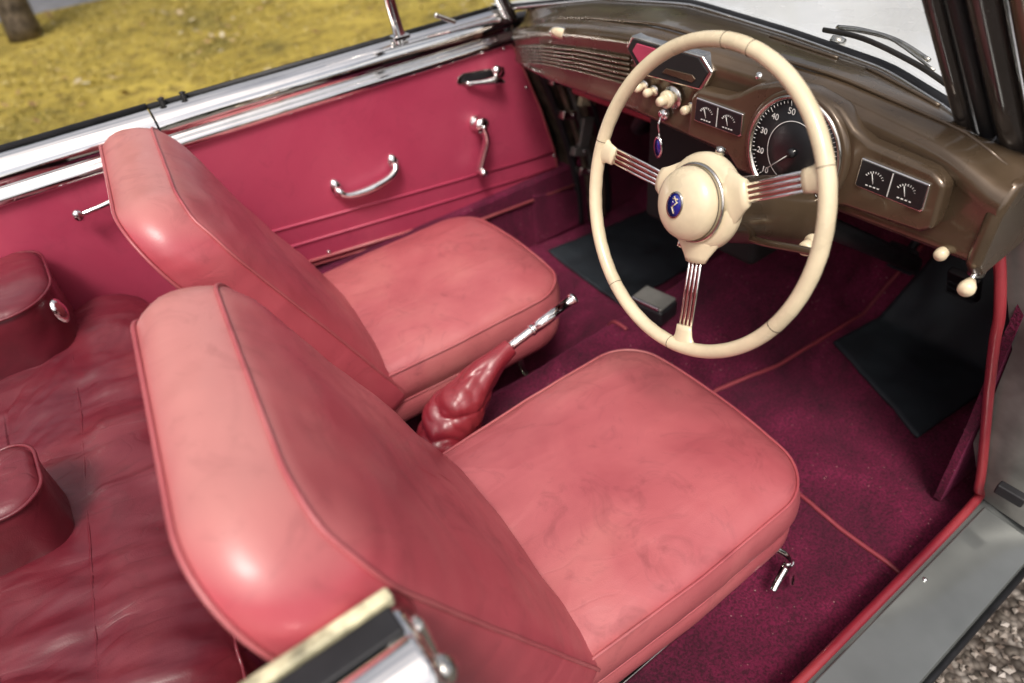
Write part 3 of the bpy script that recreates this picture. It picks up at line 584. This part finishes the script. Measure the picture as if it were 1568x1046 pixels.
bp=[(.845,1.048),(.842,1.125),(.828,1.142),(.76,1.146),(.735,1.158),(.705,1.178),(.66,1.194),(.60,1.196),(.545,1.184),(.515,1.160),(.485,1.147),(.385,1.141),(.362,1.127),(.358,1.060),(.375,1.046),(.50,1.035),(.54,1.02),(.72,1.02),(.75,1.045)]
prism('binnacle',bp,lambda y,z:(fx(y)-.026,y,z),lambda y,z:(fx(y)+.01,y,z),'dash',DB,bevel=.009)
XB=lambda y:fx(y)-.026
def gauge(y0,y1,z0,z1):
    fr=[(y0,z0+.004),(y0+.002,z1-.002),(y1-.001,z1),(y1,z0+.002),(y1-.003,z0),(y0+.004,z0)]
    prism('gauge_rim',fr,lambda y,z:(XB(y)-.005,y,z),lambda y,z:(XB(y)+.004,y,z),'chrome',DB,bevel=.002)
    c=((y0+y1)/2,(z0+z1)/2)
    prism('gauge_dial',[(c[0]+(y-c[0])*.95,c[1]+(z-c[1])*.89) for y,z in fr],lambda y,z:(XB(y)-.0065,y,z),lambda y,z:(XB(y)+.0,y,z),'face',DB,bevel=0)
    box('divider' ,(XB(c[0])-.0075,c[0],c[1]),(.001,.0012,(z1-z0)*.8),'white',DB,bevel=0)
    for hlf in (0,1):
        yc=y0+(y1-y0)*(.27+.46*hlf)
        for k in range(9):
            a=radians(-60+120*k/8); rr=.015
            box('tick',(XB(yc)-.0075,yc-sin(a)*rr,c[1]-.005+cos(a)*rr),(.0008,.0008,.0030),'white',DB,rot=(a,0,0),bevel=0)
        tube('needle',[(XB(yc)-.008,yc,c[1]-.008),(XB(yc)-.008,yc+.005,c[1]+.007)],.0006,'white',DB,seg=5)
        for k in range(4): box('dial_print',(XB(yc)-.0075,yc-.009+.006*k,c[1]-.013),(.0008,.0035,.0015),'white',DB,bevel=0)
gauge(.715,.825,1.086,1.130); gauge(.378,.490,1.080,1.126)
nn=V((-1,.08,.05)).normalized(); rt=V((-.08,-1,0)).normalized(); up=nn.cross(rt); 
if up.z<0: up=-up
SCn=V((XB(.61)-.008,.605,1.096))
lathe('speedo_bezel',[(.100,-.012),(.099,.002),(.094,.005),(.090,.003)],SCn,nn,'dash',DB,seg=64,cap=(False,False))
lathe('speedo_rim',[(.084,0),(.091,0),(.092,.005),(.089,.008),(.086,.007),(.084,.003)],SCn,nn,'oldchrome',DB,seg=64,cap=(False,False))
lathe('speedo_dial',[(0,0.002),(.088,.002),(.088,.0)],SCn,nn,'face',DB,seg=64)
lathe('speedo_inner_ring',[(.050,.003),(.051,.003),(.051,.0035),(.050,.0035)],SCn,nn,'white',DB,seg=64,cap=(False,False))
def dialp(a,r,o=.0035): return SCn+nn*o+up*cos(a)*r+rt*sin(a)*r
for k in range(55):
    a=radians(-135+270*k/54); L=.008 if k%6==0 else .004
    tube('speedo_tick',[dialp(a,.0825),dialp(a,.0825-L)],.0006,'white',DB,seg=4)
def text(s,loc,size,X_,Y_,mat,par):
    c=bpy.data.curves.new('numeral','FONT'); c.body=s; c.size=size; c.align_x='CENTER'; c.align_y='CENTER'; c.extrude=.0002
    o=bpy.data.objects.new('numeral',c); COL.objects.link(o); c.materials.append(M[mat]); Z_=X_.cross(Y_)
    o.matrix_world=Matrix(((X_.x,Y_.x,Z_.x,loc.x),(X_.y,Y_.y,Z_.y,loc.y),(X_.z,Y_.z,Z_.z,loc.z),(0,0,0,1))); o.parent=par; return o
for k in range(10):
    a=radians(-135+270*k/9); text(str(10+10*k),dialp(a,.0655),.0145,rt,up,'white',DB)
tube('speedo_needle',[dialp(radians(-135),-.01,.007),dialp(radians(-135),.06,.007)],.001,'white',DB,seg=6)
lathe('speedo_hub',[(0,0),(.008,0),(.007,.006),(0,.007)],SCn+nn*.003,nn,'black',DB,seg=20)
def stalkknob(p,q,r,m='cream'):
    tube('pull_rod',[p,q],.004,'oldchrome',DB,seg=8); d=(V(q)-V(p)).normalized()
    lathe('pull_knob',[(0,0),(r*.6,0),(r*.8,.008),(r,.014),(r,.022),(r*.8,.026),(0,.028)],q,d,m,DB,seg=20)
stalkknob((1.03,.352,1.022),(.985,.345,1.020),.0095); stalkknob((1.02,.305,1.005),(.965,.292,.998),.0115)
lathe('pull_clamp',[(0,-.01),(.012,-.01),(.012,.01),(0,.01)],(1.0,.300,1.0),(0,0,1),'oldchrome',DB,seg=12)
box('dash_bracket',(1.06,.50,1.0),(.06,.25,.02),'dark',DB,bevel=.004)
box('heater_box',(1.35,.99,.80),(.30,.36,.30),'dark',DB,bevel=.02)
box('under_dash_red_panel',(1.22,1.30,.95),(.015,.35,.09),'boot',DB,bevel=.01)
tube('heater_hose',[(1.3,1.25,.9),(1.35,1.35,.8),(1.5,1.4,.75),(1.8,1.4,.7)],.02,'black',DB,smooth_n=6)
def topz(y,t):
    X,zt,zb=interp(FT,y); wx,wz=interp(WB,y); return V((wx+(X+.035-wx)*t,y,wz+(zt+.004-wz)*t+.010*sin(pi*t)+.002))
for (a,b) in ((.45,.60),(.66,.82)):
    n=10; vs=[];fs=[]
    for i in range(n+1):
        y=a+(b-a)*i/n; vs+=[topz(y,.40),topz(y,.34)]
    for i in range(n): fs.append((2*i,2*i+1,2*i+3,2*i+2))
    mesh('demister_slot',vs,fs,'black',DB,smooth=False)
    tube('demister_rim',[topz(a+(b-a)*i/n,.42) for i in range(n+1)],.003,'dash',DB,seg=6)
# ------------------------------------------------------------------ steering wheel
SW=empty('steering_wheel')
WC=V((.713,.600,1.103)); a_,b_=.263,-.094
U=V((sin(a_)*cos(b_),sin(a_)*sin(b_),cos(a_))); Lh=V((-sin(b_),cos(b_),0)); NN=Lh.cross(U).normalized()
if NN.x>0: NN=-NN
RM=.2225
def wp(ang,r,o=0): return WC+r*(cos(ang)*U+sin(ang)*Lh)+NN*o
seg=180; vs=[];fs=[];ms=16
for i in range(seg):
    A_=2*pi*i/seg; cdir=(cos(A_)*U+sin(A_)*Lh)
    for j in range(ms):
        t=2*pi*j/ms; rr=.0108
        g=1-.07*max(0,-sin(t))*(.5+.5*sin(A_*48))
        vs.append(WC+cdir*(RM+rr*cos(t)*g)+NN*(rr*1.1*sin(t)*g))
for i in range(seg):
    for j in range(ms):
        fs.append((i*ms+j,i*ms+(j+1)%ms,((i+1)%seg)*ms+(j+1)%ms,((i+1)%seg)*ms+j))
mesh('rim',vs,fs,'cream',SW)
for dg in (5,-7,84,303,191,150,245):
    A_=radians(dg); cdir=(cos(A_)*U+sin(A_)*Lh)
    tube('rim_crack',[WC+cdir*(RM+.0110*cos(t))+NN*(.0120*sin(t)) for t in [2*pi*k/14 for k in range(14)]],.0006,'rust',SW,closed=True,seg=4)
for dg in (88,197,300):
    A_=radians(dg); tang=(-sin(A_)*U+cos(A_)*Lh)
    for k in range(4):
        o=(k-1.5)*.0078
        tube('spoke_wire',[wp(A_,.055,-.022)+tang*o*.9,wp(A_,.12,-.014)+tang*o,wp(A_,RM-.006,-.002)+tang*o],.0020,'chrome',SW,seg=8)
        if k<3: tube('spoke_red',[wp(A_,.060,-.023)+tang*(o+.0039),wp(A_,.12,-.016)+tang*(o+.0039),wp(A_,RM-.01,-.004)+tang*(o+.0039)],.0015,'redtape',SW,seg=6)
    rings=[]
    for t,wd,th in ((0,.015,.005),(.25,.016,.006),(.5,.017,.007),(.8,.022,.0085),(1,.034,.0085)):
        c=wp(A_,RM-.034+.031*t,-.002); er=(cos(A_)*U+sin(A_)*Lh)
        rings.append([c+tang*wd*cos(q)+NN*th*sin(q) for q in [2*pi*j/20 for j in range(20)]])
    loft('spoke_fishtail',rings,'cream',SW)
    rings=[]
    for t,wd,th in ((0,.050,.016),(.4,.038,.013),(.8,.024,.010),(1,.019,.008)):
        c=wp(A_,.045+.045*t,-.024+.006*t)
        rings.append([c+tang*wd*cos(q)+NN*th*sin(q) for q in [2*pi*j/24 for j in range(24)]])
    loft('hub_boss',rings,'cream',SW)
hubc=WC+NN*-.03
lathe('hub_shell',[(.0,-.03),(.050,-.03),(.064,-.012),(.073,.0),(.073,.008),(.069,.016),(.061,.020),(.055,.020)],hubc,NN,'cream',SW,seg=56,cap=(True,False))
lathe('hub_gap',[(.0555,.016),(.0555,.024),(.054,.024)],hubc,NN,'black',SW,seg=48,cap=(False,False))
lathe('hub_ring',[(.0565,.020),(.0595,.024),(.0570,.028),(.0545,.026)],hubc,NN,'oldchrome',SW,seg=56,cap=(False,False))
lathe('cap_shadow_gap',[(.0548,.030),(.0550,.031),(.0548,.032)],hubc,NN,'rust',SW,seg=56,cap=(False,False))
lathe('horn_cap',[(.0545,.022),(.054,.040),(.050,.048),(.040,.056),(.022,.061),(0,.062)],hubc,NN,'cream',SW,seg=56)
lathe('emblem_rim',[(.0135,.0),(.0158,.0),(.0153,.003),(.0135,.003)],hubc+NN*.0605,NN,'oldchrome',SW,seg=32,sy=1.3,cap=(False,False))
lathe('emblem',[(.0,.002),(.014,.002),(.0140,.0),(0,0)],hubc+NN*.0605,NN,'blue',SW,seg=32,sy=1.3)
for (u1,l1,u2,l2) in ((.012,.004,.004,-.004),(.006,-.005,-.004,.003),(-.004,.004,-.012,-.003),(.010,-.004,.008,.006)): tube('emblem_figure',[hubc+NN*.0632+U*u1+Lh*l1,hubc+NN*.0632+U*u2+Lh*l2],.0010,'cream',SW,seg=5)
lathe('hub_stud',[(0,0),(.007,0),(.007,.010),(0,.012)],hubc+U*.072+NN*.0,U,'oldchrome',SW,seg=12)
lathe('hub_stud',[(0,0),(.007,0),(.007,.010),(0,.012)],hubc-U*.072+Lh*.02,-U,'oldchrome',SW,seg=12)
ST=empty('steering_column')
ax=-NN
prof_c=[(.040,.02),(.046,.04),(.049,.07),(.052,.11),(.055,.16),(.057,.21),(.061,.25),(.070,.285)]
lathe('column_cowl',prof_c,WC+V((0,0,-.010)),(ax+V((0,.05,-.12))),'dash',ST,seg=40)
tube('gear_lever',[WC+ax*.12+V((0,.02,-.065)),WC+ax*.10+V((0,-.05,-.055)),WC+ax*.10+V((0,-.13,-.035)),WC+ax*.09+V((0,-.16,-.03))],[.007,.006,.006,.006],'dash',ST,smooth_n=6)
knob(0,0,.012,.030,'cream',WC+ax*.17+V((.0,-.095,-.045)),ST,(-1,-.15,0))
tube('column_shaft',[WC+ax*.28+V((0,.01,-.05)),WC+ax*.28+V((.5,0,-.38))],.02,'black',ST)
# ------------------------------------------------------------------ handbrake
HB=empty('handbrake')
tube('lever',[(.56,.98,.632),(.68,.98,.657),(.735,.98,.668)],.0105,'chrome',HB,seg=16)
lathe('grip_ring',[(.010,0),(.014,.002),(.014,.008),(.010,.010)],(.665,.98,.654),(1,0,.2),'chrome',HB,seg=18)
tube('grip',[(.67,.98,.655),(.72,.98,.665),(.785,.98,.678)],[.012,.0135,.012],'chrome',HB,seg=18)
lathe('button',[(0,0),(.013,0),(.015,.004),(.013,.010),(0,.012)],(.785,.98,.678),(1,0,.2),'chrome',HB,seg=18)
rings=[]
path=catmull([(.608,.98,.641),(.56,.98,.622),(.50,.98,.585),(.45,.98,.54),(.415,.98,.48),(.40,.98,.40)],22)
for i,p in enumerate(path):
    t=i/(len(path)-1); R0=.019+.047*sstep(t*1.2); tn=(path[min(i+1,len(path)-1)]-path[max(i-1,0)]).normalized(); s=V((0,1,0)); q=tn.cross(s)
    ring=[]
    for j in range(96):
        a=2*pi*j/96
        c2,s2=cos(a),sin(a); ph=t*15+1.9*s2+2.2*noise.noise(V((c2*1.3,s2*1.3,t*3+3))); ph2=t*34+3*c2+2.5*noise.noise(V((c2*2,s2*2,t*4+9)))
        rr=R0*(1+ .18*noise.noise(V((c2*1.2,s2*1.2,t*5)))*min(1,t*3)+(.15*(abs(sin(ph))**.6-.6)+.05*(abs(sin(ph2))-.5))*min(1,max(0,t-.15)*3)+.07*abs(sin(a*2.5+t*5+1))*min(1,t*3)*(1-t))
        ring.append(p+s*rr*c2+q*rr*s2*1.1)
    rings.append(ring)
loft('leather_boot',rings,'boot',HB)
lathe('boot_ring',[(.0185,0),(.021,.003),(.0185,.006)],(.602,.98,.639),(1,0,.25),'boot',HB,seg=20)
TB=empty('tunnel_ashtray')
box('ashtray_body',(1.135,1.055,.435),(.08,.11,.05),'black',TB,rot=(0,0,.15),bevel=.01)
box('ashtray_lid',(1.135,1.055,.464),(.072,.10,.008),'jamb',TB,rot=(0,0,.15),bevel=.004)
box('ashtray_hinge',(1.098,1.05,.468),(.008,.09,.010),'chrome',TB,rot=(0,0,.15),bevel=.003)
for (x,y,z) in ((1.60,.647,.576),(1.62,.50,.56)):
    P=empty('foot_pedal')
    box('pad',(x,y,z),(.02,.075,.095),'black',P,rot=(0,-.5,0),bevel=.006)
    for k in range(5): box('pad_rib',(x-.012+.008*(k-2)*-.6,y,z+.017*(k-2)),(.006,.065,.005),'mat',P,rot=(0,-.5,0),bevel=.001)
    tube('arm',[(x+.01,y,z),(x+.08,y,z+.08),(x+.2,y,z+.3)],.010,'black',P,smooth_n=4)
# ------------------------------------------------------------------ windscreen
WS=empty('windscreen')
def wpt(y,s,o=0):
    wx,wz=interp(WB,y)
    return V((wx-.216*s+.004-o,.98+(y-.98)*(1-.14*s),wz+.36*s+.008))
n=40; ysn=[.395+(1.69-.395)*i/n for i in range(n+1)]
mesh('glass',[wpt(y,s) for y in ysn for s in (0,.5,1)],[(i*3+k,(i+1)*3+k,(i+1)*3+k+1,i*3+k+1) for i in range(n) for k in range(2)],'glass',WS)
tube('rubber_seal',[wpt(y,.0)+V((0,0,-.004)) for y in ysn],.009,'black',WS,seg=8)
tube('seal_chrome',[wpt(y,.0)+V((-.010,0,-.004)) for y in ysn],.003,'chrome',WS,seg=8)
tube('header_rail',[wpt(y,1.0) for y in ysn],.018,'bodydark',WS,seg=10)
def strip(name,y,o,r,mat,flat=1): 
    return tube(name,[wpt(y,s)+V(o) for s in (-.10,0,.33,.66,1.0)],r,mat,WS,seg=12,smooth_n=4,flat=flat)
strip('pillar_inner',.395,(-.012,.004,0),.013,'bodydark'); strip('pillar_rubber',.385,(-.004,-.016,0),.011,'black'); strip('pillar_outer',.375,(.0,-.040,0),.019,'bodydark'); strip('pillar_chrome',.37,(.012,-.058,0),.0035,'chrome'); strip('pillar_trim',.37,(.008,-.078,0),.018,'dash'); strip('pillar_reflection',.37,(-.008,-.094,0),.0030,'orange'); strip('pillar_gutter',.37,(.01,-.112,0),.018,'bodydark')
strip('far_pillar_inner',1.69,(-.01,0,0),.014,'bodydark'); strip('far_pillar_outer',1.70,(.0,.025,0),.015,'chrome')
lathe('pillar_base',[(.0,-.03),(.030,-.03),(.032,.0),(.026,.02),(.015,.03)],(1.06,.362,1.135),(-.5,0,.6),'bodydark',WS,seg=20)
BN=empty('bonnet'); BN.parent=CAR
rings=[]
for i in range(40):
    y=.20+1.60*i/39; wx,wz=interp(WB,y); c=(y-.98)/.8
    ring=[V((wx+.012,y,wz-.004))]
    for k in range(1,20):
        t=k/19; ring.append(V((wx+.012+(2.6-wx)*t,.98+(y-.98)*(1-.12*t),wz-.004+.015*sin(pi*min(1,t*1.5))*(1-c*c)-.05*t-.10*c*c*t+.05*max(0,.35-abs(c))*t)))
    rings.append(ring)
loft('bonnet_skin',rings,'bonnet',BN,closed=False)
for s in (0,1):
    yy=.20 if s==0 else 1.80
    prism('wing',[(1.22,1.05),(2.7,.95),(2.7,.3),(1.42,.3),(1.30,.7)],lambda x,z:(x,yy,z),lambda x,z:(x,yy+(-.12 if s==0 else .06),z),'bodydark',BN,bevel=.03)
WI=empty('windscreen_wiper')
def wo(y,s,o=.02): p=wpt(y,s); return p+V((.65,0,.76)).normalized()*o
tube('wiper_arm',[wo(.74,.0,.03),wo(.68,.03,.03),wo(.60,.04,.03),wo(.52,.035,.028)],[.006,.005,.004,.0035],'oldchrome',WI,smooth_n=5)
tube('wiper_blade',[wo(.76,.03,.012),wo(.66,.055,.012),wo(.54,.045,.012),wo(.46,.03,.012)],.0032,'black',WI,smooth_n=6,flat=1.5)
tube('wiper_frame',[wo(.72,.045,.018),wo(.62,.055,.026),wo(.50,.04,.018)],.0022,'oldchrome',WI,smooth_n=5)
lathe('wiper_boss',[(0,0),(.016,0),(.014,.018),(0,.022)],wpt(.75,-.02)+V((.03,0,-.01)),(.5,0,.8),'oldchrome',WI,seg=18)
